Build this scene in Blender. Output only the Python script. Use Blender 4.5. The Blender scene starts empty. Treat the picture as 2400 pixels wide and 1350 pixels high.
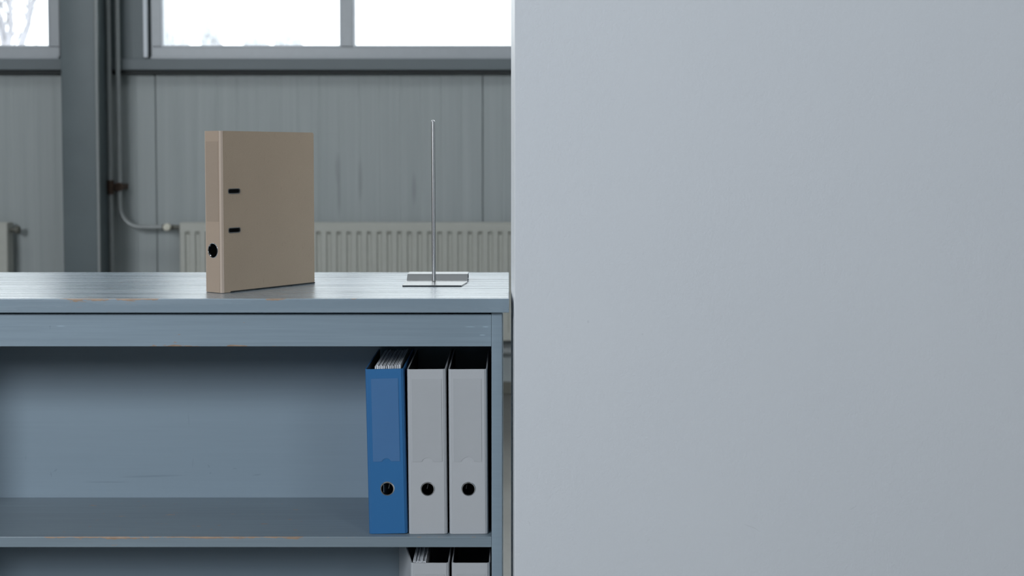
import bpy, bmesh, math, random
from mathutils import Vector, Matrix
from mathutils.geometry import tessellate_polygon

random.seed(7)
SC = bpy.context.scene
COL = SC.collection
R = math.radians

# ------------------------------------------------------------------ camera
cam_d = bpy.data.cameras.new('camera')
cam = bpy.data.objects.new('camera', cam_d)
COL.objects.link(cam)
cam.location = (0, 0, 1.29)
cam.rotation_euler = (R(90 - 2.6), 0, 0)
cam_d.sensor_width = 36
cam_d.lens = 3042 * 36 / 2400
cam_d.shift_x = 8 / 2400
cam_d.shift_y = -172 / 2400
cam_d.clip_end = 400
cam_d.dof.use_dof = True
cam_d.dof.focus_distance = 2.62
cam_d.dof.aperture_fstop = 4.6
SC.camera = cam

# ------------------------------------------------------------------ sky, lights, exposure
world = bpy.data.worlds.new('overcast_sky')
SC.world = world
world.use_nodes = True
wn = world.node_tree
wn.nodes.clear()
w_out = wn.nodes.new('ShaderNodeOutputWorld')
w_bg = wn.nodes.new('ShaderNodeBackground')
w_bg.inputs['Color'].default_value = (0.93, 0.965, 1.0, 1)
# CIE overcast sky: zenith three times the horizon
w_co = wn.nodes.new('ShaderNodeTexCoord')
w_sep = wn.nodes.new('ShaderNodeSeparateXYZ')
w_map = wn.nodes.new('ShaderNodeMapRange')
w_map.inputs[1].default_value, w_map.inputs[2].default_value = 0.0, 1.0
w_map.inputs[3].default_value, w_map.inputs[4].default_value = 2.7, 8.1
wn.links.new(w_co.outputs['Generated'], w_sep.inputs[0])
wn.links.new(w_sep.outputs['Z'], w_map.inputs[0])
wn.links.new(w_map.outputs[0], w_bg.inputs['Strength'])
wn.links.new(w_bg.outputs[0], w_out.inputs[0])


def area(name, loc, target, sx, sy, power, col):
    l = bpy.data.lights.new(name, 'AREA')
    l.shape = 'RECTANGLE'
    l.size, l.size_y = sx, sy
    l.energy = power
    l.color = col
    o = bpy.data.objects.new(name, l)
    COL.objects.link(o)
    o.location = loc
    d = Vector(target) - Vector(loc)
    o.rotation_euler = d.to_track_quat('-Z', 'Y').to_euler()
    return o


# daylight entering by the tall windows of the hall's opposite side, behind the camera
area('daylight_window', (-2.8, -2.3, 2.9), (-0.6, 2.5, 1.0), 3.0, 1.7, 420, (0.90, 0.945, 1.0))
area('daylight_window', (2.4, -2.3, 3.0), (0.3, 2.5, 1.0), 2.0, 1.7, 75, (0.90, 0.945, 1.0))

# rooflight over the bay between the counter and the window wall
area('roof_light', (-1.0, 4.1, 4.85), (-1.0, 4.1, 0.0), 7.0, 1.3, 62, (0.93, 0.97, 1.0))

SC.view_settings.view_transform = 'Standard'
SC.view_settings.look = 'None'
SC.view_settings.gamma = 1
SC.view_settings.exposure = 0
SC.view_settings.use_curve_mapping = False
SC.cycles.max_bounces = 8
SC.cycles.transparent_max_bounces = 8
SC.cycles.sample_clamp_indirect = 6


# ------------------------------------------------------------------ material helpers
class NT:
    def __init__(self, name):
        self.m = bpy.data.materials.new(name)
        self.m.use_nodes = True
        self.t = self.m.node_tree
        self.t.nodes.clear()
        self.out = self.n('ShaderNodeOutputMaterial')
        self.p = self.n('ShaderNodeBsdfPrincipled')
        self.l(self.p.outputs[0], self.out.inputs[0])
        self.co = self.n('ShaderNodeTexCoord').outputs['Object']

    def n(self, kind, **kw):
        x = self.t.nodes.new(kind)
        for k, v in kw.items():
            setattr(x, k, v)
        return x

    def l(self, a, b):
        self.t.links.new(a, b)

    def v(self, sock, val):
        if hasattr(val, 'is_output'):
            self.l(val, sock)
        else:
            sock.default_value = val

    def math(self, op, a, b=0.0, clamp=False):
        x = self.n('ShaderNodeMath', operation=op, use_clamp=clamp)
        self.v(x.inputs[0], a)
        self.v(x.inputs[1], b)
        return x.outputs[0]

    def noise(self, scale=(1, 1, 1), s=1.0, detail=3, rough=0.55, loc=(0, 0, 0)):
        mp = self.n('ShaderNodeMapping')
        mp.inputs['Scale'].default_value = scale
        mp.inputs['Location'].default_value = loc
        self.l(self.co, mp.inputs['Vector'])
        x = self.n('ShaderNodeTexNoise')
        x.inputs['Scale'].default_value = s
        x.inputs['Detail'].default_value = detail
        x.inputs['Roughness'].default_value = rough
        self.l(mp.outputs[0], x.inputs['Vector'])
        return x.outputs['Fac']

    def ramp(self, f, a, b, lo=0.0, hi=1.0):
        x = self.n('ShaderNodeMapRange', clamp=True)
        self.v(x.inputs[0], f)
        x.inputs[1].default_value, x.inputs[2].default_value = a, b
        x.inputs[3].default_value, x.inputs[4].default_value = lo, hi
        return x.outputs[0]

    def mix(self, f, a, b):
        x = self.n('ShaderNodeMix', data_type='RGBA')
        self.v(x.inputs[0], f)
        self.v(x.inputs[6], a if hasattr(a, 'is_output') else (*a, 1))
        self.v(x.inputs[7], b if hasattr(b, 'is_output') else (*b, 1))
        return x.outputs[2]

    def xyz(self):
        s = self.n('ShaderNodeSeparateXYZ')
        self.l(self.co, s.inputs[0])
        return s.outputs

    def bump(self, h, strength=0.2, dist=0.001):
        b = self.n('ShaderNodeBump')
        b.inputs['Strength'].default_value = strength
        b.inputs['Distance'].default_value = dist
        self.l(h, b.inputs['Height'])
        self.l(b.outputs[0], self.p.inputs['Normal'])
        return b

    def blob(self, cx, cz, rx, rz, ang=0.0):
        """soft elliptical mark on an xz face"""
        o = self.xyz()
        dx = self.math('SUBTRACT', o[0], cx)
        dz = self.math('SUBTRACT', o[2], cz)
        c, s = math.cos(ang), math.sin(ang)
        u = self.math('ADD', self.math('MULTIPLY', dx, c / rx), self.math('MULTIPLY', dz, s / rx))
        w = self.math('ADD', self.math('MULTIPLY', dx, -s / rz), self.math('MULTIPLY', dz, c / rz))
        d = self.math('ADD', self.math('MULTIPLY', u, u), self.math('MULTIPLY', w, w))
        return self.ramp(d, 0.1, 1.0, 1.0, 0.0)

    def setc(self, col, rough=0.5, spec=0.5, metal=0.0):
        self.v(self.p.inputs['Base Color'], col if hasattr(col, 'is_output') else (*col, 1))
        self.v(self.p.inputs['Roughness'], rough)
        self.p.inputs['Specular IOR Level'].default_value = spec
        self.p.inputs['Metallic'].default_value = metal
        return self


def plain(name, col, rough=0.5, spec=0.5, metal=0.0, var=0.06, scale=30):
    t = NT(name)
    f = t.noise(s=scale, detail=4)
    a = tuple(c * (1 - var) for c in col)
    b = tuple(min(1, c * (1 + var)) for c in col)
    t.setc(t.mix(f, a, b), rough, spec, metal)
    return t.m


WOOD = (0.50, 0.27, 0.12)


def paint(name, chips, rough, col=(0.215, 0.280, 0.333), streak=0.10, marks=(), coat=0.0, grain=0.25, front=2.515, mark_k=0.45, long_grain=0.0):
    """slate blue gloss paint on wood; chips = (axis, edge value, depth, centre, half length, threshold) bare wood along an edge"""
    t = NT(name)
    g = t.noise((1.6, 30, 60), 3.0, 4, 0.6)
    g2 = t.noise((0.8, 6, 9), 1.5, 3, 0.6, (3, 1, 7))
    f = t.math('ADD', t.math('MULTIPLY', g, 0.55), t.math('MULTIPLY', g2, 0.45))
    c = t.mix(t.ramp(f, 0.3, 0.7), tuple(k * (1 - streak) for k in col), tuple(k * (1 + streak) for k in col))
    lines = t.ramp(t.noise((1.2, 40, 150), 2.0, 5, 0.7, (9, 2, 1)), 0.70, 0.78)
    c = t.mix(t.math('MULTIPLY', lines, 0.12), c, tuple(min(1, k * 1.7) for k in col))
    for (cx, cz, rx, rz, ang, dark) in marks:
        m = t.blob(cx, cz, rx, rz, ang)
        tgt = tuple(k * 0.35 for k in col) if dark else tuple(min(1, k * 2.2) for k in col)
        c = t.mix(t.math('MULTIPLY', m, mark_k), c, tgt)
    o = t.xyz()
    for (ax, edge, depth, cx, hx, thr) in chips:
        d = t.math('ABSOLUTE', t.math('SUBTRACT', o[ax], edge))
        if ax == 2:
            d = t.math('MAXIMUM', d, t.math('MULTIPLY', t.math('SUBTRACT', o[1], front), 2.0))
        n = t.noise((28, 60, 160), 1.0, 4, 0.65, (cx * 13, 2, 5))
        near = t.ramp(d, 0.0, depth, 0.30, -0.20)
        win = t.ramp(t.math('ABSOLUTE', t.math('SUBTRACT', o[0], cx)), hx * 0.75, hx, 0.0, -0.4)
        n = t.math('ADD', t.math('MULTIPLY', n, 1.8), -0.43)
        s = t.math('ADD', t.math('ADD', n, near), win)
        m = t.ramp(s, thr, thr + 0.05)
        wn_ = t.noise((60, 60, 300), 1.0, 3)
        c = t.mix(m, c, t.mix(wn_, (0.17, 0.115, 0.08), (0.44, 0.32, 0.23)))
    t.setc(c, rough, 0.5)
    if coat:
        t.p.inputs['Coat Weight'].default_value = coat
        t.p.inputs['Coat Roughness'].default_value = rough
    h = t.math('ADD', t.math('MULTIPLY', g, 0.35 if long_grain else 1.0), t.math('MULTIPLY', lines, 0.5))
    if long_grain:
        h = t.math('ADD', h, t.math('MULTIPLY', t.noise((1.0, 34, 34), 1.0, 1, 0.4, (1, 8, 2)), long_grain))
    t.bump(h, grain, 0.0006)
    return t


# ------------------------------------------------------------------ mesh helpers
def obj(name, bm, mat, parent=None, loc=None, rot=None, smooth=False):
    me = bpy.data.meshes.new(name)
    bmesh.ops.recalc_face_normals(bm, faces=bm.faces)
    bm.to_mesh(me)
    bm.free()
    for m in (mat if isinstance(mat, (list, tuple)) else [mat]):
        me.materials.append(m)
    if smooth:
        for p in me.polygons:
            p.use_smooth = True
        me.set_sharp_from_angle(angle=R(35))
    o = bpy.data.objects.new(name, me)
    COL.objects.link(o)
    if loc:
        o.location = loc
    if rot:
        o.rotation_euler = rot
    if parent:
        o.parent = parent
    return o


def box(bm, x0, x1, y0, y1, z0, z1, bev=0.0, seg=2):
    r = bmesh.ops.create_cube(bm, size=1)
    vs = r['verts']
    for v in vs:
        v.co = Vector((x0 + (v.co.x + .5) * (x1 - x0), y0 + (v.co.y + .5) * (y1 - y0), z0 + (v.co.z + .5) * (z1 - z0)))
    if bev:
        es = list({e for v in vs for e in v.link_edges})
        bmesh.ops.bevel(bm, geom=es, offset=bev, segments=seg, affect='EDGES', profile=0.5)
    return bm


def bx(*a, **k):
    return box(bmesh.new(), *a, **k)


def prism_z(bm, pts, z0, z1):
    lo = [bm.verts.new((x, y, z0)) for x, y in pts]
    hi = [bm.verts.new((x, y, z1)) for x, y in pts]
    n = len(pts)
    for i in range(n):
        bm.faces.new((lo[i], lo[(i + 1) % n], hi[(i + 1) % n], hi[i]))
    bm.faces.new(lo[::-1])
    bm.faces.new(hi)
    return bm


def prism_x(bm, pts, x0, x1):
    lo = [bm.verts.new((x0, y, z)) for y, z in pts]
    hi = [bm.verts.new((x1, y, z)) for y, z in pts]
    n = len(pts)
    for i in range(n):
        bm.faces.new((lo[i], lo[(i + 1) % n], hi[(i + 1) % n], hi[i]))
    bm.faces.new(lo[::-1])
    bm.faces.new(hi)
    return bm


def plate(bm, outer, holes, y0, y1):
    """plate in the xz plane with real holes, thickness y0..y1"""
    loops = [outer] + holes
    flat = [p for lp in loops for p in lp]
    tris = tessellate_polygon([[Vector((x, z, 0)) for x, z in lp] for lp in loops])
    a = [bm.verts.new((x, y0, z)) for x, z in flat]
    b = [bm.verts.new((x, y1, z)) for x, z in flat]
    for t in tris:
        for s in (a, b):
            try:
                bm.faces.new([s[i] for i in t])
            except ValueError:
                pass
    k = 0
    for lp in loops:
        n = len(lp)
        for i in range(n):
            i0, i1 = k + i, k + (i + 1) % n
            bm.faces.new((a[i0], a[i1], b[i1], b[i0]))
        k += n
    return bm


def circle(cx, cz, r, n=28, sx=1.0):
    return [(cx + r * sx * math.cos(2 * math.pi * i / n), cz + r * math.sin(2 * math.pi * i / n)) for i in range(n)]


def rrect(x0, x1, z0, z1, r, n=4):
    pts = []
    for cx, cz, a0 in ((x1 - r, z1 - r, 0), (x0 + r, z1 - r, 90), (x0 + r, z0 + r, 180), (x1 - r, z0 + r, 270)):
        for i in range(n + 1):
            a = R(a0 + 90 * i / n)
            pts.append((cx + r * math.cos(a), cz + r * math.sin(a)))
    return pts


def tube(bm, pts, radii, n=12, caps=True):
    pts = [Vector(p) for p in pts]
    if not isinstance(radii, (list, tuple)):
        radii = [radii] * len(pts)
    rings = []
    up = None
    for i, p in enumerate(pts):
        d = (pts[min(i + 1, len(pts) - 1)] - pts[max(i - 1, 0)]).normalized()
        if up is None:
            up = Vector((0, 0, 1)) if abs(d.z) < .9 else Vector((1, 0, 0))
        s = d.cross(up).normalized()
        up = s.cross(d).normalized()
        rings.append([bm.verts.new(p + radii[i] * (math.cos(2 * math.pi * k / n) * s + math.sin(2 * math.pi * k / n) * up)) for k in range(n)])
    for a, b in zip(rings, rings[1:]):
        for k in range(n):
            bm.faces.new((a[k], a[(k + 1) % n], b[(k + 1) % n], b[k]))
    if caps:
        bm.faces.new(rings[0][::-1])
        bm.faces.new(rings[-1])
    return bm


def ring_y(bm, cx, y, cz, r, prof, n=32):
    """lathe about a y axis; prof = closed list of (dr, dy)"""
    rows = []
    for i in range(n):
        a = 2 * math.pi * i / n
        rows.append([bm.verts.new((cx + (r + dr) * math.cos(a), y + dy, cz + (r + dr) * math.sin(a))) for dr, dy in prof])
    m = len(prof)
    for i in range(n):
        a, b = rows[i], rows[(i + 1) % n]
        for k in range(m):
            bm.faces.new((a[k], a[(k + 1) % m], b[(k + 1) % m], b[k]))
    return bm


def empty(name, loc, label=None, cat=None, group=None, rz=0.0, kind=None):
    o = bpy.data.objects.new(name, None)
    o.empty_display_size = 0.05
    COL.objects.link(o)
    o.location = loc
    o.rotation_euler = (0, 0, rz)
    tag(o, label, cat, group, kind)
    return o


def tag(o, label=None, cat=None, group=None, kind=None):
    for k, v in (('label', label), ('category', cat), ('group', group), ('kind', kind)):
        if v:
            o[k] = v
    return o


# ------------------------------------------------------------------ materials of the setting
def mat_plaster():
    t = NT('textured_white_paint')
    f = t.noise(s=2.2, detail=3)
    c = t.mix(f, (0.595, 0.627, 0.66), (0.625, 0.655, 0.685))
    k_m = 0.24
    for m in ((0.1475, 0.9985, 0.0022, 0.0006, R(-60)), (0.1515, 0.974, 0.0026, 0.0034, 0), (0.7522, 0.6365, 0.0040, 0.0008, R(-55)),
              (0.462, 0.580, 0.016, 0.0010, R(-20)), (0.475, 0.574, 0.010, 0.0008, R(-35)), (0.04, 0.585, 0.0008, 0.006, 0.2),
              (0.255, 0.95, 0.002, 0.002, 0), (0.66, 0.615, 0.010, 0.0012, R(30))):
        c = t.mix(t.math('MULTIPLY', t.blob(*m), k_m), c, (0.36, 0.38, 0.40))
    t.setc(c, 0.55, 0.35)
    n1 = t.noise(s=260, detail=2, rough=0.5)
    n2 = t.noise(s=90, detail=2, rough=0.5, loc=(4, 4, 4))
    t.bump(t.math('ADD', n1, t.math('MULTIPLY', n2, 0.8)), 0.42, 0.0012)
    return t.m


def mat_panel():
    t = NT('grey_coated_sheet_metal')
    f = t.noise((14, 1, 0.3), 2.0, 5, 0.65)
    f2 = t.noise(s=1.3, detail=3, loc=(2, 2, 2))
    c = t.mix(t.ramp(f, 0.3, 0.75), (0.31, 0.343, 0.341), (0.385, 0.417, 0.415))
    c = t.mix(t.ramp(f2, 0.35, 0.7, 0, 0.35), c, (0.33, 0.365, 0.355))
    for m in ((-0.915, 1.085, 0.014, 0.14), (-0.80, 1.16, 0.016, 0.13), (-0.51, 1.11, 0.016, 0.10), (-0.92, 1.22, 0.02, 0.10),
             ):
        c = t.mix(t.math('MULTIPLY', t.blob(*m), 0.30), c, (0.15, 0.16, 0.16))
    t.setc(c, 0.5, 0.4)
    return t.m


def mat_floor():
    t = NT('worn_screed_floor')
    f = t.noise(s=1.6, detail=5)
    f2 = t.noise(s=14, detail=4, loc=(3, 3, 3))
    c = t.mix(f, (0.15, 0.147, 0.135), (0.20, 0.196, 0.18))
    c = t.mix(t.ramp(f2, 0.5, 0.8, 0, 0.4), c, (0.12, 0.115, 0.10))
    t.setc(c, t.ramp(f, 0.2, 0.8, 0.30, 0.5), 0.5)
    return t.m


def mat_glass():
    t = NT('clear_window_glass')
    t.t.nodes.remove(t.p)
    tr = t.n('ShaderNodeBsdfTransparent')
    tr.inputs[0].default_value = (0.97, 0.985, 0.98, 1)
    gl = t.n('ShaderNodeBsdfGlossy')
    gl.inputs['Roughness'].default_value = 0.02
    fr = t.n('ShaderNodeFresnel')
    fr.inputs[0].default_value = 1.13
    mx = t.n('ShaderNodeMixShader')
    t.l(fr.outputs[0], mx.inputs[0])
    t.l(tr.outputs[0], mx.inputs[1])
    t.l(gl.outputs[0], mx.inputs[2])
    t.l(mx.outputs[0], t.out.inputs[0])
    return t.m


M = {}
M['plaster'] = mat_plaster()
M['panel'] = mat_panel()
M['floor'] = mat_floor()
M['glass'] = mat_glass()
M['hall'] = plain('hall_paint', (0.17, 0.18, 0.185), 0.7)
M['ceiling'] = plain('ceiling_sheet', (0.28, 0.29, 0.30), 0.7)
M['steel_paint'] = plain('dark_grey_steel_paint', (0.118, 0.145, 0.152), 0.45, 0.4, var=0.14, scale=5)
M['ledge'] = plain('grey_ledge_paint', (0.14, 0.165, 0.175), 0.5, 0.4, var=0.06, scale=6)
M['frame'] = plain('grey_window_aluminium', (0.39, 0.415, 0.435), 0.4, 0.5)
M['bead'] = plain('pale_window_bead', (0.62, 0.66, 0.70), 0.4, 0.5)
M['dark'] = plain('black_shade_and_guard', (0.03, 0.034, 0.034), 0.7)  # black of the file's edge guard and of the painted shade under the ledges
M['pipe'] = plain('grey_painted_pipe', (0.29, 0.31, 0.305), 0.35, 0.5)
M['rust'] = plain('rusty_pipe_clamp', (0.07, 0.045, 0.032), 0.7, 0.3, var=0.4, scale=60)
M['radiator'] = plain('cream_radiator_enamel', (0.43, 0.435, 0.39), 0.4, 0.5)
M['cream'] = plain('cream_valve_plastic', (0.62, 0.60, 0.50), 0.4, 0.5)
M['skirting'] = plain('dark_skirting', (0.12, 0.12, 0.10), 0.6)
M['trim'] = plain('pale_edge_strip', (0.74, 0.76, 0.78), 0.45, 0.4)
M['bark'] = plain('haze_pale_bark', (0.235, 0.232, 0.245), 0.9, 0.1, scale=6)  # bark coloured pale to stand in for the haze outside
M['far_tree'] = plain('haze_pale_twigs', (0.245, 0.25, 0.26), 0.9, 0.1, scale=6)  # distant crowns paled the same way, haze put into their colour
M['ground'] = plain('snowy_ground', (0.55, 0.57, 0.60), 0.9, 0.1, scale=2)

# ------------------------------------------------------------------ the hall
WY = 7.0     # inner face of the window wall


def struct(name, bm, mat, parent=None, smooth=False):
    o = obj(name, bm, mat, parent, smooth=smooth)
    if not parent:
        o['kind'] = 'structure'
    return o


struct('floor', bx(-6, 6, -2.6, WY + 0.2, -0.15, 0.0), M['floor'])
struct('ceiling', bx(-6, 6, -2.6, WY + 0.2, 4.9, 5.05), M['ceiling'])
struct('wall_west', bx(-6.15, -6, -2.6, WY + 0.2, 0, 4.9), M['hall'])
struct('wall_east', bx(6, 6.15, -2.6, WY + 0.2, 0, 4.9), M['hall'])
struct('wall_front', bx(-6, 6, -2.6, -2.4, 0, 4.9), M['hall'])
struct('ground', bx(-90, 90, WY + 0.3, 160, -0.5, -0.1), M['ground'])

# window wall: slab below the windows, pier by the column, slab above; sheet panels in front
wall_bm = bmesh.new()
SILL = 1.80
box(wall_bm, -6, 6, WY + 0.030, WY + 0.2, 0, SILL)
box(wall_bm, -6, 6, WY + 0.030, WY + 0.2, 4.45, 4.9)
box(wall_bm, -2.403, -1.925, WY + 0.030, WY + 0.2, SILL, 4.45)
box(wall_bm, -6, -5.2, WY + 0.030, WY + 0.2, SILL, 4.45)
box(wall_bm, 4.9, 6, WY + 0.030, WY + 0.2, SILL, 4.45)
wall_back = struct('wall_back', wall_bm, M['steel_paint'])

PW = 1.76


def panel_bm():
    bm = bmesh.new()
    pts = [(0.0015, 0.024), (0.0015, 0.003), (0.004, 0.0)]
    for k in range(1, 16):
        c = k * PW / 16
        d = 0.0010 if k % 4 else 0.0016
        pts += [(c - 0.007, 0.0), (c - 0.002, d), (c + 0.002, d), (c + 0.007, 0.0)]
    pts += [(PW - 0.004, 0.0), (PW - 0.0015, 0.003), (PW - 0.0015, 0.024)]
    # slice the section into convex strips: build front skin and back as quads
    n = len(pts)
    lo = [bm.verts.new((x, y, 0.012)) for x, y in pts]
    hi = [bm.verts.new((x, y, 1.745)) for x, y in pts]
    for i in range(n):
        j = (i + 1) % n
        bm.faces.new((lo[i], lo[j], hi[j], hi[i]))
    bm.faces.new(lo[::-1])
    bm.faces.new(hi)
    return bm


X0 = -1.8992
first = None
for k in range(-2, 5):
    x = X0 + k * PW
    if x < -6 or x + PW > 6.9:
        continue
    if first is None:
        first = obj('panel', panel_bm(), M['panel'], wall_back)
        # shift the mesh so stains sit at world places: objects share data, so use world-like coords via location
        first.location = (x, WY, 0)
    else:
        c = first.copy()
        c.data = first.data.copy()
        COL.objects.link(c)
        c.parent = wall_back
        c.location = (x, WY, 0)
# stains need one coordinate frame for the whole wall: bake the panel places into their meshes
for c in wall_back.children:
    c.data.transform(Matrix.Translation(c.location))
    c.location = (0, 0, 0)

struct('baseboard_back', bx(-6, 6, WY - 0.018, WY, 0, 0.065, bev=0.004), M['skirting'])

# ledges under the windows and the pier cladding beside the column
ledge = struct('trim_1', bx(-2.115, 4.9, WY - 0.075, WY + 0.028, 1.745, 1.806, bev=0.004), M['ledge'])
obj('shade_strip', bx(-2.115, 4.9, WY - 0.05, WY - 0.002, 1.725, 1.745), M['dark'], ledge)  # solid black strip painting in the shade line beneath the ledge
ledge2 = struct('trim_2', bx(-5.2, -2.33, WY - 0.075, WY + 0.028, 1.745, 1.806, bev=0.004), M['ledge'])
obj('shade_strip', bx(-5.2, -2.33, WY - 0.05, WY - 0.002, 1.725, 1.745), M['dark'], ledge2)  # same painted shade line under the left ledge
struct('trim_3', bx(-2.39, -1.945, WY - 0.05, WY + 0.028, 1.808, 4.45), M['steel_paint'])


def window(name, x_left, x_right, muls, z0=1.806, z1=4.45, transoms=(3.25,)):
    """aluminium window strip; muls = centres of the upright mullions"""
    w = empty(name, ((x_left + x_right) / 2, WY, z0), kind='structure')

    def part(nm, bm, mat):
        o = obj(nm, bm, mat, w)
        o.data.transform(Matrix.Translation(-Vector(w.location)))
        return o
    y0, y1 = WY - 0.02, WY + 0.06
    fw = 0.053
    part('bottom_rail', bx(x_left, x_right, y0, y1, z0 + 0.012, z0 + 0.066, bev=0.004), M['frame'])
    part('drip_lip', bx(x_left, x_right, y0 - 0.02, y1, z0, z0 + 0.013, bev=0.002), M['frame'])
    part('top_rail', bx(x_left, x_right, y0, y1, z1 - 0.06, z1, bev=0.004), M['frame'])
    part('jamb', bx(x_left, x_left + fw, y0, y1, z0 + 0.067, z1 - 0.061, bev=0.004), M['frame'])
    part('jamb', bx(x_right - fw, x_right, y0, y1, z0 + 0.067, z1 - 0.061, bev=0.004), M['frame'])
    xs = [x_left + fw] + [v for m in muls for v in (m - 0.032, m + 0.032)] + [x_right - fw]
    for m in muls:
        part('mullion', bx(m - 0.032, m + 0.032, y0 - 0.004, y1, z0 + 0.067, z1 - 0.061, bev=0.004), M['frame'])
    zs = [z0 + 0.066] + [v for t in transoms for v in (t - 0.03, t + 0.03)] + [z1 - 0.06]
    for a, b in zip(xs[::2], xs[1::2]):
        for t in transoms:
            part('transom', bx(a, b, y0, y1, t - 0.03, t + 0.03, bev=0.004), M['frame'])
        for za, zb in zip(zs[::2], zs[1::2]):
            # glazing bead all around, then the pane
            bm = bmesh.new()
            for (p, q, r_, s) in ((a, a + 0.012, za, zb), (b - 0.008, b, za, zb)):
                box(bm, p, q, WY - 0.0215, WY + 0.03, r_, s)
            for (r_, s) in ((za, za + 0.008), (zb - 0.008, zb)):
                box(bm, a + 0.012, b - 0.008, WY - 0.0215, WY + 0.03, r_, s)
            part('glazing_bead', bm, M['bead'])
            part('pane', bx(a + 0.003, b - 0.003, WY + 0.031, WY + 0.037, za + 0.003, zb - 0.003), M['glass'])
    return w


w1 = window('window_1', -5.19, -2.403, [-3.55])
w2 = window('window_2', -1.9108, 4.88, [-0.865, 0.18, 1.225, 2.27, 3.315])
rs = obj('lit_reveal_strip', bx(-1.9455, -1.925, WY - 0.055, WY - 0.03, 1.812, 4.44, bev=0.003), M['bead'], w2)  # pale colour imitates window light falling on the reveal
rs.data.transform(Matrix.Translation(-Vector(w2.location)))

# steel column in front of the pier
cb = bmesh.new()
box(cb, -2.276, -2.086, 6.62, 6.640, 0, 4.9, bev=0.008, seg=3)
box(cb, -2.235, -2.131, 6.6405, 6.972, 0, 4.9)
col_o = struct('column', cb, M['steel_paint'], smooth=True)
obj('edge_strip', tube(bmesh.new(), [(-2.0925, 6.6165, 0.0), (-2.0925, 6.6165, 4.9)], 0.0075, 10), M['pipe'], col_o, smooth=True)  # added paler tube imitating light caught by the flange edge
col_o['label'] = 'dark grey steel column between the two windows'

# partition in the foreground, on the right
pb = bmesh.new()
prism_z(pb, [(0.0125, 2.46), (4.5, 2.46), (4.5, 2.66), (0.0125, 2.66)], 0, 3.3)
part_wall = struct('wall_right', pb, M['plaster'])
tb = bmesh.new()
prism_z(tb, [(0.0125, 2.4602), (0.0114, 2.4602), (0.0051, 2.66), (0.0125, 2.66)], 0, 3.3)
obj('edge_strip', tb, M['trim'], part_wall)

# ------------------------------------------------------------------ heating
def heating_pipe(name, pts, r, label, group=None):
    o = obj(name, tube(bmesh.new(), pts, r, 14), M['pipe'], smooth=True)
    tag(o, label, 'pipe', group)
    return o


p1 = heating_pipe('heating_pipe', [(-2.111, 6.885, 0.0), (-2.111, 6.885, 4.9)], 0.0125,
                  'straight grey heating pipe running floor to ceiling beside the column')
bend = [(-2.064, 6.885, 4.9), (-2.064, 6.885, 1.02)]
for i in range(1, 9):
    a = R(90 * i / 8)
    bend.append((-2.064 + 0.11 * (1 - math.cos(a)), 6.885, 1.02 - 0.11 * math.sin(a)))
bend.append((-1.825, 6.885, 0.91))
p2 = heating_pipe('heating_pipe', bend, 0.0125, 'grey heating pipe that bends right into the radiator valve')


def pipe_part(name, bm, mat, parent, smooth=True):
    return obj(name, bm, mat, parent, smooth=smooth)


# clamps fixing the pipes to the pier
cl = bmesh.new()
tube(cl, [(-2.111, 6.885, 1.085), (-2.111, 6.885, 1.16)], 0.0185, 14)
box(cl, -2.128, -2.09, 6.90, 6.999, 1.10, 1.14)
pipe_part('clamp', cl, M['rust'], p1)['label'] = 'rusty brown pipe clamp'
cl = bmesh.new()
ring_y(cl, -2.064, 6.872, 1.125, 0.018, [(-0.006, -0.006), (0.005, -0.006), (0.005, 0.006), (-0.006, 0.006)], 20)
tube(cl, [(-2.064, 6.885, 1.105), (-2.064, 6.885, 1.145)], 0.0165, 14)
box(cl, -2.075, -2.05, 6.90, 6.999, 1.11, 1.14)
pipe_part('clamp', cl, M['rust'], p2)
v = bmesh.new()
tube(v, [(-1.838, 6.885, 0.91), (-1.834, 6.885, 0.91), (-1.83, 6.885, 0.91), (-1.812, 6.885, 0.91)], [0.016, 0.017, 0.0165, 0.0165], 14)
tube(v, [(-1.812, 6.885, 0.91), (-1.745, 6.885, 0.91)], 0.0125, 12)
valve = pipe_part('valve', v, M['skirting'], p2)
valve['label'] = 'dark brass radiator valve'
k = bmesh.new()
tube(k, [(-1.806, 6.885, 0.913), (-1.803, 6.855, 0.913), (-1.803, 6.835, 0.913), (-1.803, 6.828, 0.913)], [0.017, 0.021, 0.021, 0.017], 16)
pipe_part('valve_knob', k, M['cream'], valve)

heating_pipe('return_pipe', [(-2.05, 6.93, 0.245), (1.0, 6.93, 0.245)], 0.024,
             'grey horizontal return pipe under the radiator along the wall')


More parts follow.
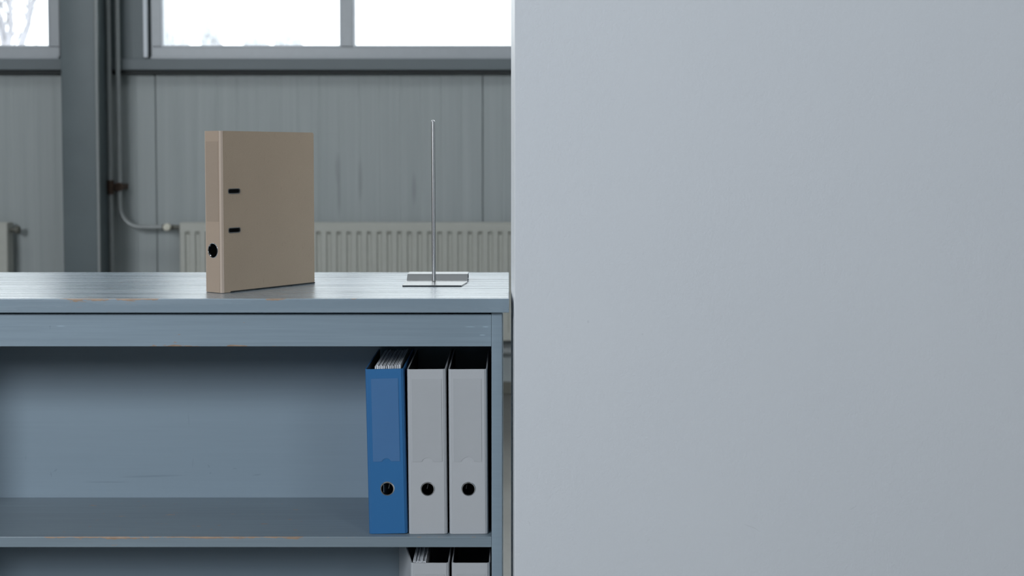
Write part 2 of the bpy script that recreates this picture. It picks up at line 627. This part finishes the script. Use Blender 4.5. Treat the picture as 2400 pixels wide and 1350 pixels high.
def radiator(name, x0, x1, label):
    z0, z1, yf, yb = 0.305, 0.935, 6.862, 6.955
    r = empty(name, ((x0 + x1) / 2, 6.91, z0), label, 'radiator', 'panel radiators under the windows')
    off = -Vector(r.location)

    def part(nm, bm, mat=M['radiator'], smooth=False):
        o = obj(nm, bm, mat, r, smooth=smooth)
        o.data.transform(Matrix.Translation(off))
        return o
    pitch = 0.0535
    # front panel pressed into vertical flutes with rounded ends
    n = int((x1 - x0 - 0.05) / pitch)
    m0 = x0 + ((x1 - x0) - n * pitch) / 2
    bm = bmesh.new()
    xs, dep = [x0, x0 + 0.004], [0.006, 0.0]
    for i in range(n):
        a = m0 + i * pitch
        for f, d in ((0.06, 0), (0.16, 1), (0.46, 1), (0.56, 0)):
            xs.append(a + f * pitch)
            dep.append(d)
    flute = [0, 0] + [0.013 * d for d in dep[2:]] + [0, 0]
    xs += [x1 - 0.004, x1]
    base = [0.006, 0.0] + [0.0] * (len(flute) - 4) + [0.0, 0.006]
    zrow = [(z0, 1, 0), (z0 + 0.006, 0, 0), (z0 + 0.045, 0, 0), (z0 + 0.06, 0, 1), (z1 - 0.062, 0, 1), (z1 - 0.045, 0, 0), (z1 - 0.007, 0, 0), (z1 - 0.001, 1, 0)]
    grid = [[bm.verts.new((x, yf + b + 0.005 * e + fl * f, z)) for x, b, fl in zip(xs, base, flute)] for z, e, f in zrow]
    for a, b in zip(grid, grid[1:]):
        for i in range(len(xs) - 1):
            bm.faces.new((a[i], a[i + 1], b[i + 1], b[i]))
    part('front_panel', bm, smooth=True)
    part('back_panel', bx(x0 + 0.004, x1 - 0.004, yb - 0.012, yb, z0, z1 - 0.004, bev=0.003))
    part('side_cover', bx(x0, x0 + 0.003, yf + 0.013, yb - 0.012, z0, z1))
    part('side_cover', bx(x1 - 0.003, x1, yf + 0.013, yb - 0.012, z0, z1))
    g = bmesh.new()
    for yy in (yf + 0.016, (yf + yb) / 2, yb - 0.02):
        box(g, x0 + 0.003, x1 - 0.003, yy, yy + 0.006, z1 - 0.006, z1)
    kx = x0 + 0.01
    while kx < x1 - 0.02:
        box(g, kx, kx + 0.006, yf + 0.016, yb - 0.014, z1 - 0.008, z1 - 0.002)
        kx += 0.03
    part('top_grille', g)
    for bxx in (x0 + 0.25, x1 - 0.25):
        part('bracket', bx(bxx - 0.015, bxx + 0.015, yb, WY - 0.001, z0 + 0.08, z1 - 0.08), M['pipe'])
    return r, part


radiator('radiator', -1.744, 0.34, 'long cream fluted panel radiator seen behind the metal rod')
rl, lpart = radiator('radiator', -4.3, -2.655, 'cream panel radiator left of the steel column, mostly out of frame')
vb = bmesh.new()
tube(vb, [(-2.655, 6.91, 0.895), (-2.632, 6.91, 0.895)], 0.011, 12)
tube(vb, [(-2.634, 6.91, 0.895), (-2.628, 6.91, 0.895), (-2.612, 6.91, 0.895), (-2.606, 6.91, 0.895)], [0.014, 0.021, 0.021, 0.016], 14)
lpart('vent_plug', vb, M['skirting'], True)

# ------------------------------------------------------------------ trees outside, seen through the glass
def limb_tree(name, base, limbs, mat, label, group):
    bm = bmesh.new()
    for pts, r0, r1 in limbs:
        n = len(pts)
        tube(bm, [(base[0] + x, base[1] + y, base[2] + z) for x, y, z in pts], [r0 + (r1 - r0) * i / (n - 1) for i in range(n)], 7)
    for v_ in bm.verts:
        v_.co -= Vector(base)
    o = obj(name, bm, mat, None, loc=base, smooth=True)
    tag(o, label, 'tree', group)
    return o


def grow(limbs, p, d, length, r, depth, rnd, spread=0.5):
    pts = [Vector(p)]
    d = Vector(d).normalized()
    n = 5
    for i in range(n):
        d = (d + Vector((rnd.uniform(-.12, .12), rnd.uniform(-.12, .12), rnd.uniform(-.02, .12)))).normalized()
        pts.append(pts[-1] + d * length / n)
    limbs.append(([tuple(q) for q in pts], r, r * 0.45))
    if depth:
        for i in range(2, n + 1):
            for _ in range(2 if depth > 1 else 1):
                a = rnd.uniform(0, 6.28)
                nd = (d + spread * Vector((math.cos(a), math.sin(a), rnd.uniform(0.1, .7)))).normalized()
                grow(limbs, pts[i], nd, length * rnd.uniform(.45, .7), r * 0.42, depth - 1, rnd, spread)


def gx(px, y):
    return (px - 1192) / 3042 * y


def window_tree(name, Y, base_px, paths, label, seed):
    """paths: limbs as (picture column, height above the ground) traced up a real tree standing Y metres away"""
    rn = random.Random(seed)
    base = (gx(base_px, Y), Y, -0.1)
    lm = []
    for pts, r0, r1 in paths:
        q = [(gx(px, Y) - base[0], rn.uniform(-.25, .25) if i else 0.0, z + 0.1) for i, (px, z) in enumerate(pts)]
        lm.append((q, r0, r1))
        for a, b in zip(q[1:], q[2:]):
            for _ in range(3):
                f = rn.random()
                p = Vector(a).lerp(Vector(b), f)
                grow(lm, p, (rn.uniform(-.6, .6), rn.uniform(-.5, .5), 1), rn.uniform(.7, 1.3), r1 * .8, 1, rn, .5)
    limb_tree(name, base, lm, M['bark'], label, 'winter trees outside the windows')


window_tree('bare_tree', 36.0, 26, [([(26, -.1), (26, 2.5), (24, 3.9), (14, 4.6), (2, 5.3), (-8, 6.4)], 0.17, 0.05),
                                    ([(26, 2.6), (33, 4.3), (36, 4.9), (40, 5.4), (50, 6.6)], 0.10, 0.05),
                                    ([(36, 4.9), (27, 5.5), (20, 6.4)], 0.06, 0.03)],
            'bare forked winter tree outside the left window, farther from its jamb', 3)
window_tree('bare_tree', 42.0, 54, [([(54, -.1), (56, 3.0), (62, 4.9), (74, 5.5), (84, 6.0), (104, 6.9)], 0.17, 0.06),
                                    ([(74, 5.5), (72, 6.4), (78, 7.4)], 0.07, 0.03)],
            'slanting bare winter tree close to the right jamb of the left window', 4)


def clumps(bm, pts, rn):
    """dense twig clumps: small knobbly lumps of unequal size"""
    for x, y, z, r in pts:
        m = Matrix.Translation((x, y, z)) @ Matrix.Rotation(rn.uniform(0, 6), 4, 'Z') @ Matrix.Diagonal((r, r, r * rn.uniform(1.2, 2.2), 1))
        res = bmesh.ops.create_icosphere(bm, subdivisions=1, radius=1, matrix=m)
        for v_ in res['verts']:
            v_.co += Vector((rn.uniform(-.3, .3), rn.uniform(-.3, .3), rn.uniform(-.3, .3))) * r


def far_tree(name, x, y, h, w, label, seed, conical=False):
    rn = random.Random(seed)
    root = empty(name, (x, y, -0.1), label, 'tree', 'winter trees outside the windows')
    tr = bmesh.new()
    tube(tr, [(0, 0, 0), (0.03, 0, h * .5), (0, 0, h * (1.0 if conical else .8))], [0.16, 0.12, 0.02], 8)
    obj('trunk', tr, M['bark'], root, smooth=True)
    pts = []
    for i in range(260 if conical else 150):
        f = math.sqrt(rn.random())
        if conical:
            z = h * (0.45 + 0.55 * f)
            rad = w * (1 - z / h) + 0.03
            r = 0.09 + 0.45 * (1 - z / h)
        else:
            z = h * (0.45 + 0.52 * f)
            rad = w * math.sqrt(max(0.03, 1 - f ** 2.2))
            r = rn.uniform(.14, .30)
        a, q = rn.uniform(0, 6.283), math.sqrt(rn.random())
        pts.append((rad * q * math.cos(a), rad * q * math.sin(a), z, r))
    cr = bmesh.new()
    if conical:
        tube(cr, [(0, 0, h * .2), (0, 0, h)], [w * .7, 0.03], 9)
    else:
        tube(cr, [(0, 0, h * .4), (0, 0, h * .7), (0, 0, h * .88), (0, 0, h * .97)], [w * .3, w * .8, w * .6, w * .1], 9)
    clumps(cr, pts, rn)
    obj('crown', cr, M['far_tree'], root)


def far(px, y, z60):
    """a place seen behind the window strip at depth y; heights are given as if the tree stood 60 m away"""
    return gx(px, y), y, 1.39 + (z60 - 1.29) * y / 60.0


x_, y_, h_ = far(496, 60, 7.75)
far_tree('spruce_tree', x_, y_, h_, 2.3, 'narrow pale spruce tip standing alone in the right window\'s first pane', 1, True)
for px_, y_, z_, w_, sd_, lb_ in ((400, 50, 6.75, 0.65, 11, 'low pale tree crown at the left jamb of the right window'),
                                  (433, 70, 6.65, 0.45, 12, 'pale slim tree crown just left of the spruce outside'),
                                  (602, 52, 6.95, 0.6, 13, 'rounded pale tree crown right of the spruce outside'),
                                  (668, 60, 6.95, 0.6, 14, 'pale tree top in the middle of the first pane, right of the rounded crown'),
                                  (694, 68, 6.7, 0.8, 15, 'faint low tree top nearest the mullion in the first pane')):
    x_, y_, h_ = far(px_, y_, z_)
    far_tree('leafless_tree', x_, y_, h_, w_, lb_, sd_)

# ------------------------------------------------------------------ the shelf counter
ZT = 1.0138
front_marks = [(-0.872, 0.9585, 0.010, 0.0010, 0, False), (-0.893, 0.9575, 0.0012, 0.0022, 0, True), (-0.893, 0.954, 0.001, 0.001, 0, True),
               (-0.075, 0.957, 0.012, 0.0008, 0, False), (-0.045, 0.957, 0.007, 0.0011, 0, False), (-0.051, 0.941, 0.007, 0.0011, 0, False)]
def board_material():
    t = paint('gloss_paint_board', [(2, ZT, 0.010, -0.765, 0.11, 0.53), (2, ZT, 0.006, -0.445, 0.03, 0.56)], 0.25, streak=0.05, grain=0.55, front=2.5, long_grain=3.5)
    t.p.inputs['IOR'].default_value = 1.7
    st = t.noise((0.9, 26, 26), 2.2, 4, 0.62, (4, 4, 1))
    t.l(t.ramp(st, 0.34, 0.68, 0.21, 0.35), t.p.inputs['Roughness'])
    t.p.inputs['Coat Weight'].default_value = 0.6
    t.p.inputs['Coat Roughness'].default_value = 0.2
    return t.m


M['board'] = board_material()
M['apron'] = paint('satin_paint_apron', [(2, 0.9186, 0.007, -0.65, 0.055, 0.56), (2, 0.9186, 0.006, -0.53, 0.022, 0.58)], 0.36, marks=front_marks).m
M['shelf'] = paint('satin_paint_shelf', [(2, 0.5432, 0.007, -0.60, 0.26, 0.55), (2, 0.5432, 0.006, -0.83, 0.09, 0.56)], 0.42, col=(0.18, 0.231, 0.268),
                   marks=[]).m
back_marks = [(-0.698, 0.715, 0.0010, 0.018, 0.05, True), (-0.655, 0.612, 0.002, 0.005, 0.5, True), (-0.652, 0.597, 0.003, 0.002, 0.9, True),
              (-0.598, 0.607, 0.005, 0.0015, -0.1, True), (-0.99, 0.603, 0.006, 0.002, 0.6, True), (-1.0, 0.594, 0.0015, 0.007, 0.2, True),
              (-1.055, 0.63, 0.001, 0.006, 0, True), (-0.69, 0.62, 0.001, 0.012, -0.1, True), (-0.55, 0.593, 0.012, 0.002, 0.1, True),
              (-0.78, 0.590, 0.08, 0.003, 0.03, True), (-0.88, 0.577, 0.06, 0.002, 0, True)]
M['back'] = paint('satin_paint_back', [], 0.42, marks=back_marks, streak=0.03, grain=0.06, mark_k=0.22).m
M['side'] = paint('satin_paint_side', [], 0.38, streak=0.06, grain=0.15).m

XL = -1.75
unit = empty('shelf_counter', (-0.88, 2.79, 0), 'slate blue painted wooden shelf counter with chipped edges left of the white wall', 'shelf')
UO = -Vector(unit.location)


class Keep:
    pass


def upart(nm, bm, mat):
    # part geometry stays in scene coordinates so the wear marks sit where they belong
    o = obj(nm, bm, mat, unit)
    o.location = UO
    return o


FY0 = 2.515      # front plane of the carcass
top = upart('top_board', bx(XL, 0.0012, 2.5, 3.07, 0.9864, ZT, bev=0.0016, seg=2), M['board'])
upart('apron', bx(XL + 0.03, -0.0336, FY0, FY0 + 0.02, 0.9186, 0.9815, bev=0.0008), M['apron'])
upart('side_panel', bx(-0.0333, -0.0125, FY0 - 0.0006, 3.05, 0.0, 0.9862, bev=0.0012), M['side'])
upart('divider', bx(-1.26, -1.237, FY0 + 0.0205, 2.808, 0.157, 0.9862, bev=0.001), M['side'])
upart('side_panel', bx(XL + 0.008, XL + 0.029, FY0 - 0.0006, 3.05, 0.0, 0.9862, bev=0.0012), M['side'])
upart('shelf_board', bx(XL + 0.03, -0.0336, FY0, 2.808, 0.5222, 0.5432, bev=0.001), M['shelf'])
upart('shelf_board', bx(XL + 0.03, -0.0336, FY0, 2.808, 0.137, 0.158, bev=0.001), M['side'])
upart('plinth', bx(XL + 0.03, -0.0336, FY0 + 0.03, FY0 + 0.05, 0.0, 0.136), M['side'])
upart('back_panel', bx(XL + 0.03, -0.0336, 2.8085, 2.824, 0.05, 0.985), M['back'])
upart('rear_panel', bx(XL + 0.03, -0.0336, 3.02, 3.036, 0.05, 0.985), M['side'])

# ------------------------------------------------------------------ lever arch files
def board_mat(name, col, rough=0.5, fleck=0.05, spec=0.4, scale=500, streak=None):
    t = NT(name)
    f = t.noise(s=scale, detail=2)
    f2 = t.noise(s=12, detail=3, loc=(1, 1, 1))
    c = t.mix(t.math('ADD', t.math('MULTIPLY', f, .7), t.math('MULTIPLY', f2, .3)), tuple(k_ * (1 - fleck) for k_ in col), tuple(k_ * (1 + fleck) for k_ in col))
    if streak:
        s = t.ramp(t.noise((260, 260, 60), 1.0, 3, 0.6, (3, 3, 3)), 0.66, 0.72, 0, streak)
        c = t.mix(s, c, tuple(k_ * 0.55 for k_ in col))
    t.setc(c, rough, spec)
    t.bump(f, 0.12, 0.0003)
    return t.m


M['blue'] = board_mat('blue_file_board', (0.025, 0.136, 0.330), 0.42)
M['blue_edge'] = board_mat('blue_file_hinge', (0.023, 0.124, 0.302), 0.42)
M['grey'] = board_mat('grey_file_board', (0.42, 0.438, 0.458), 0.42)
M['grey_edge'] = board_mat('grey_file_hinge', (0.41, 0.43, 0.452), 0.42)
M['kraft'] = board_mat('kraft_file_board', (0.515, 0.408, 0.302), 0.8, 0.16, 0.2, 650, 0.25)  # cover tone raised to make up for weak light on that face
M['kraft_spine'] = board_mat('kraft_spine_board', (0.35, 0.275, 0.212), 0.8, 0.10, 0.2, 650, 0.15)  # same board as the cover, darkened to offset the stronger light on it
M['kraft_label'] = board_mat('kraft_label_paper', (0.30, 0.238, 0.185), 0.8, 0.10, 0.2, 650, 0.15)
M['kraft_hinge'] = board_mat('kraft_hinge_lit', (0.44, 0.36, 0.295), 0.7, 0.06, 0.3, 650)  # paler than the spine, painting in the light on the turned corner
M['lining'] = plain('dark_marbled_lining', (0.016, 0.018, 0.019), 0.6, 0.3, var=0.4, scale=120)
M['chrome'] = plain('chrome_ring', (0.78, 0.79, 0.80), 0.16, 0.5, 1.0, var=0.02)
M['nickel'] = plain('nickel_mechanism', (0.55, 0.56, 0.57), 0.3, 0.5, 1.0, var=0.04)
M['slot'] = plain('dull_slot_rim', (0.24, 0.24, 0.235), 0.35, 0.5, 1.0, var=0.05)
M['paper'] = board_mat('white_paper_edges', (0.72, 0.75, 0.78), 0.8, 0.08, 0.2, 900)


def pocket_mat(name, col, sheen):
    t = NT(name)
    f = t.noise((10, 10, 28), 1.0, 2, 0.4)
    t.setc(t.mix(f, tuple(k_ * .97 for k_ in col), tuple(min(1, k_ * 1.03) for k_ in col)), 0.26, 0.5)
    w = t.n('ShaderNodeTexNoise')
    w.inputs['Scale'].default_value = 40
    h = t.noise((4, 4, 26), 1.0, 1, 0.3, (2, 5, 8))
    t.bump(h, sheen, 0.004)
    return t.m


M['pocket_blue'] = pocket_mat('clear_pocket_on_blue', (0.064, 0.165, 0.345), 0.16)
M['pocket_grey'] = pocket_mat('clear_pocket_on_grey', (0.405, 0.423, 0.442), 0.14)

TH = 0.0026


def lever_file(loc, rz, lean, W, D, H, mats, label, group=None, cat='binder', flare=(0.0, 0.0), hole_z=0.09, hole_r=0.0125,
               ring_k=1.0, pocket=None, papers=None, slots=False, c=0.0055, label_card=None, lever_x=0.0):
    """local frame: spine in the plane y=0 facing -y, covers running back along +y, z up; mats = (board, hinge, pocket)"""
    board, hinge, pk = mats
    b = empty('lever_arch_file', loc, label, cat, group)
    b.rotation_euler = (0, lean, rz)
    h = W / 2
    sp = bmesh.new()
    plate(sp, [(-h + c, 0.0), (h - c, 0.0), (h - c, H), (-h + c, H)], [circle(0, hole_z, hole_r)], 0.0, TH)
    obj('spine', sp, board, b)
    for s in (-1, 1):
        hb = bmesh.new()
        prism_z(hb, [(s * (h - c + 0.0001), 0.0004), (s * (h - c * .35), c * .35), (s * h, c), (s * (h - TH), c + .0006), (s * (h - c * .5 - TH * .75), c * .5 + TH * .6), (s * (h - c + 0.0001), TH)], 0.0, H)
        obj('hinge', hb, hinge, b, smooth=True)
        fl = flare[0] if s < 0 else flare[1]
        # cover with a dark lining inside; slotted for the rings when asked
        L = D - c
        yaw = math.atan2(s * fl, D)
        cb_ = bmesh.new()
        outer = [(0.0, 0.0), (L - .003, 0.0), (L, .003), (L, H - .003), (L - .003, H), (0.0, H)]
        holes = []
        if slots and s > 0:
            holes = [rrect(slots[0], slots[1], z - slots[3] / 2, z + slots[3] / 2, slots[3] * .42) for z in slots[2]]
        plate(cb_, outer, holes, -TH / 2, TH / 2)
        # plate is x along depth: turn it so x -> +y
        for v_ in cb_.verts:
            x, y, z = v_.co
            v_.co = (-y * s, x, z)
        me_o = obj('cover', cb_, [board, M['lining']], b)
        for p in me_o.data.polygons:
            if p.normal.x * s < -0.9:
                p.material_index = 1
        me_o.location = (s * (h - TH / 2), c + 0.0002, 0)
        me_o.rotation_euler = (0, 0, -yaw)
        if slots and s > 0:
            for z in slots[2]:
                rb = bmesh.new()
                oo = rrect(slots[0] - .0008, slots[1] + .0008, z - slots[3] / 2 - .0008, z + slots[3] / 2 + .0008, slots[3] * .42)
                ii = rrect(slots[0] + .0008, slots[1] - .0008, z - slots[3] / 2 + .0008, z + slots[3] / 2 - .0008, slots[3] * .34)
                plate(rb, oo, [ii], -TH / 2 - .0006, TH / 2 + .0004)
                for v_ in rb.verts:
                    x, y, zz = v_.co
                    v_.co = (-y * s, x, zz)
                obj('slot_rim', rb, M['slot'], me_o)
            eb = bmesh.new()
            box(eb, -TH / 2 - .0008, TH / 2 + .0008, .016, L + .0006, -.0004, .0022)
            obj('edge_guard', eb, M['dark'], me_o)
    rg = bmesh.new()
    ring_y(rg, 0, 0, hole_z, hole_r, [(ring_k * a, b) for a, b in [(-.0012, TH + .0006), (-.0014, .0002), (-.0006, -.0011 * ring_k), (.0008, -.0013 * ring_k), (.0019, -.0002), (.0012, .0)]], 36)
    obj('finger_ring', rg, M['chrome'], b, smooth=True)
    if pocket:
        x0, x1, z0, z1, notch = pocket
        pts = [(x0, z1), (x0, z0)]
        if notch:
            mid = (x0 + x1) / 2
            pts += [(mid - notch, z0)] + [(mid - notch * math.cos(R(a)), z0 + notch * .75 * math.sin(R(a))) for a in range(20, 180, 20)] + [(mid + notch, z0)]
        pts += [(x1, z0), (x1, z1)]
        pb_ = bmesh.new()
        plate(pb_, pts, [], -.0007, -.0001)
        obj('label_pocket', pb_, pk, b)
    if label_card:
        x0, x1, z0, z1 = label_card
        obj('label_card', bx(x0, x1, -.0004, .0, z0, z1), M['kraft_label'], b)
    # lever arch mechanism on the inside of the right cover
    mx = h - TH - .0022
    mb = bx(mx, mx + .0018, .06, .13, H * .5 - .075, H * .5 + .075)
    mech = obj('mechanism', mb, M['nickel'], b)
    for z in (H * .5 - .04, H * .5 + .04):
        arc = []
        R_ = W * .36
        for i in range(9):
            a = R(180 * i / 8)
            arc.append((mx - R_ * math.sin(a) * 1.5, .095 - .028 * math.cos(a), z))
        obj('ring', tube(bmesh.new(), arc, .0016, 8), M['nickel'], mech, smooth=True)
    lv = bmesh.new()
    tube(lv, [(mx - .002, .10, H * .5 - .03), (mx - .012, .055, H * .5 - .07), (lever_x + .004, .030, hole_z + .012), (lever_x, .026, hole_z - .006)], [.0022, .002, .0018, .0016], 8)
    obj('lever', lv, M['nickel'], mech, smooth=True)
    if papers:
        x0, x1, y0, zt, n = papers
        rn = random.Random(int(W * 1e5) + n)
        ps = bmesh.new()
        step = (x1 - x0) / n
        for i in range(n):
            x = x0 + step * i
            hh = zt + rn.uniform(-.0022, .0012)
            box(ps, x, x + step * rn.uniform(.45, .8), y0 + rn.uniform(0, .002), y0 + .21, .118, hh)
        po = obj('paper_stack', ps, M['paper'], b)
        po['kind'] = 'stuff'
    return b


SH = 0.5432 + 0.0004
HB = 0.3272
blue = (M['blue'], M['blue_edge'], M['pocket_blue'])
grey = (M['grey'], M['grey_edge'], M['pocket_grey'])
FS = 2.5318
GR = 'lever arch files on the shelves'
lever_file((-0.2373, FS, SH + 0.0009), 0, R(-1.15), 0.0765, 0.272, HB, blue,
           'blue lever arch file leaning slightly, full of white paper, on the middle shelf', GR,
           pocket=(-0.0268, 0.0262, 0.144, 0.3085, 0.0085), papers=(-0.022, 0.030, 0.030, HB + 0.0020, 14), hole_z=0.0895, lever_x=0.0)
lever_file((-0.1588, FS, SH + 0.0003), 0, R(-0.45), 0.0765, 0.272, HB, grey,
           'empty grey lever arch file between the blue file and another grey one', GR,
           pocket=(-0.0292, 0.0292, 0.144, 0.3075, 0.0105), hole_z=0.0895, lever_x=-0.003)
lever_file((-0.0785, FS, SH + 0.0003), 0, R(-0.3), 0.0765, 0.272, HB, grey,
           'empty grey lever arch file at the end of the middle shelf, against the side panel', GR,
           pocket=(-0.0285, 0.0262, 0.144, 0.3085, 0.0125), hole_z=0.0895, lever_x=-0.006)
SL = 0.158 + 0.0004
lever_file((-0.1558, FS, SL), 0, 0, 0.0765, 0.272, HB, grey,
           'grey lever arch file on the lower shelf with papers and its cover spread open', GR,
           flare=(0.047, 0.0), pocket=(-0.0292, 0.0292, 0.144, 0.305, 0.0105), papers=(-0.034, -0.008, 0.012, HB + .001, 9), hole_z=0.0895)
lever_file((-0.0745, FS, SL), 0, 0, 0.0765, 0.272, HB, grey,
           'empty grey lever arch file on the lower shelf beside the side panel', GR,
           pocket=(-0.0285, 0.0285, 0.144, 0.305, 0.0105), hole_z=0.0895)

# kraft file standing on the counter, turned so spine and cover both show
KA = R(53.4)      # direction of its cover
cd, sd = Vector((math.cos(KA), math.sin(KA), 0)), Vector((-math.sin(KA), math.cos(KA), 0))
KW, KD, KH = 0.0520, 0.2590, 0.3250
corner = Vector((-0.5745, 2.592, 0))
mid = corner + sd * (KW / 2)
lever_file((mid.x, mid.y, ZT + 0.0008), KA - math.pi / 2, 0, KW, KD, KH,
           (M['kraft_spine'], M['kraft_hinge'], None),
           'brown kraft cardboard lever arch file standing alone on the counter', None,
           hole_z=0.0845, hole_r=0.0142, ring_k=0.55, slots=(0.0125, 0.0430, (0.1250, 0.2040), 0.0095), c=0.0060,
           label_card=(-0.0182, 0.0182, 0.143, 0.304))
for o in list(bpy.data.objects):
    if o.name.startswith('cover') and o.parent and o.parent.get('label', '').startswith('brown kraft'):
        o.data.materials[0] = M['kraft']

# ------------------------------------------------------------------ metal stand with rod
M['steel'] = plain('brushed_steel', (0.52, 0.525, 0.53), 0.30, 0.5, 1.0, var=0.03, scale=200)
M['steel_sheet'] = plain('folded_steel_sheet', (0.235, 0.242, 0.245), 0.27, 0.5, 1.0, var=0.03, scale=80)
SX0, SX1 = -0.2242, -0.0900
SY0 = 2.7287
st = empty('rod_stand', (-0.1624, 2.83, ZT + 0.0006), 'bare steel rod standing on a folded steel base on the counter', 'stand')
so = -Vector(st.location)


def spart(nm, bm, mat, smooth=False, parent=st):
    o = obj(nm, bm, mat, parent, smooth=smooth)
    o.data.transform(Matrix.Translation(so))
    return o


zb = ZT + 0.0006
t_ = 0.0024
RB = 2.833     # foot of the fold
pl = bmesh.new()
prism_z(pl, [(SX0, SY0), (SX1 - 0.0095, SY0), (SX1, SY0 + 0.075), (SX1, RB), (SX0, RB)], zb, zb + t_)
spart('base_plate', pl, M['steel_sheet'])
fd = bmesh.new()
prof = [(RB, zb), (RB, zb + t_), (RB + .021, zb + 0.0132), (RB + .024, zb + 0.0146), (RB + .080, zb + 0.0146), (RB + .0825, zb + 0.0130), (RB + .088, zb),
        (RB + .086, zb), (RB + .081, zb + 0.0118), (RB + .079, zb + 0.0126), (RB + .025, zb + 0.0126), (RB + .022, zb + 0.0115), (RB + .003, zb)]
prism_x(fd, prof, SX0 + 0.001, SX1)
spart('folded_back', fd, M['steel_sheet'])
rx, ry = -0.1624, 2.8150
rod = bmesh.new()
ztop = ZT + 0.3535
lean_x = -0.0012
tube(rod, [(rx, ry, zb + t_), (rx + lean_x * .8, ry, ZT + 0.300)], 0.0041, 20)
rodo = spart('rod', rod, M['steel'], True)
tip = bmesh.new()
tube(tip, [(rx + lean_x * .8, ry, ZT + 0.3003), (rx + lean_x * .98, ry, ztop - 0.003), (rx + lean_x, ry, ztop - .0008), (rx + lean_x, ry, ztop)], [0.0042, 0.0042, 0.0026, 0.0012], 20)
spart('rod_tip', tip, M['steel'], True)
co = bmesh.new()
tube(co, [(rx, ry, zb + t_), (rx, ry, zb + t_ + .0012)], [0.0062, 0.0050], 20)
spart('collar', co, M['slot'], True)
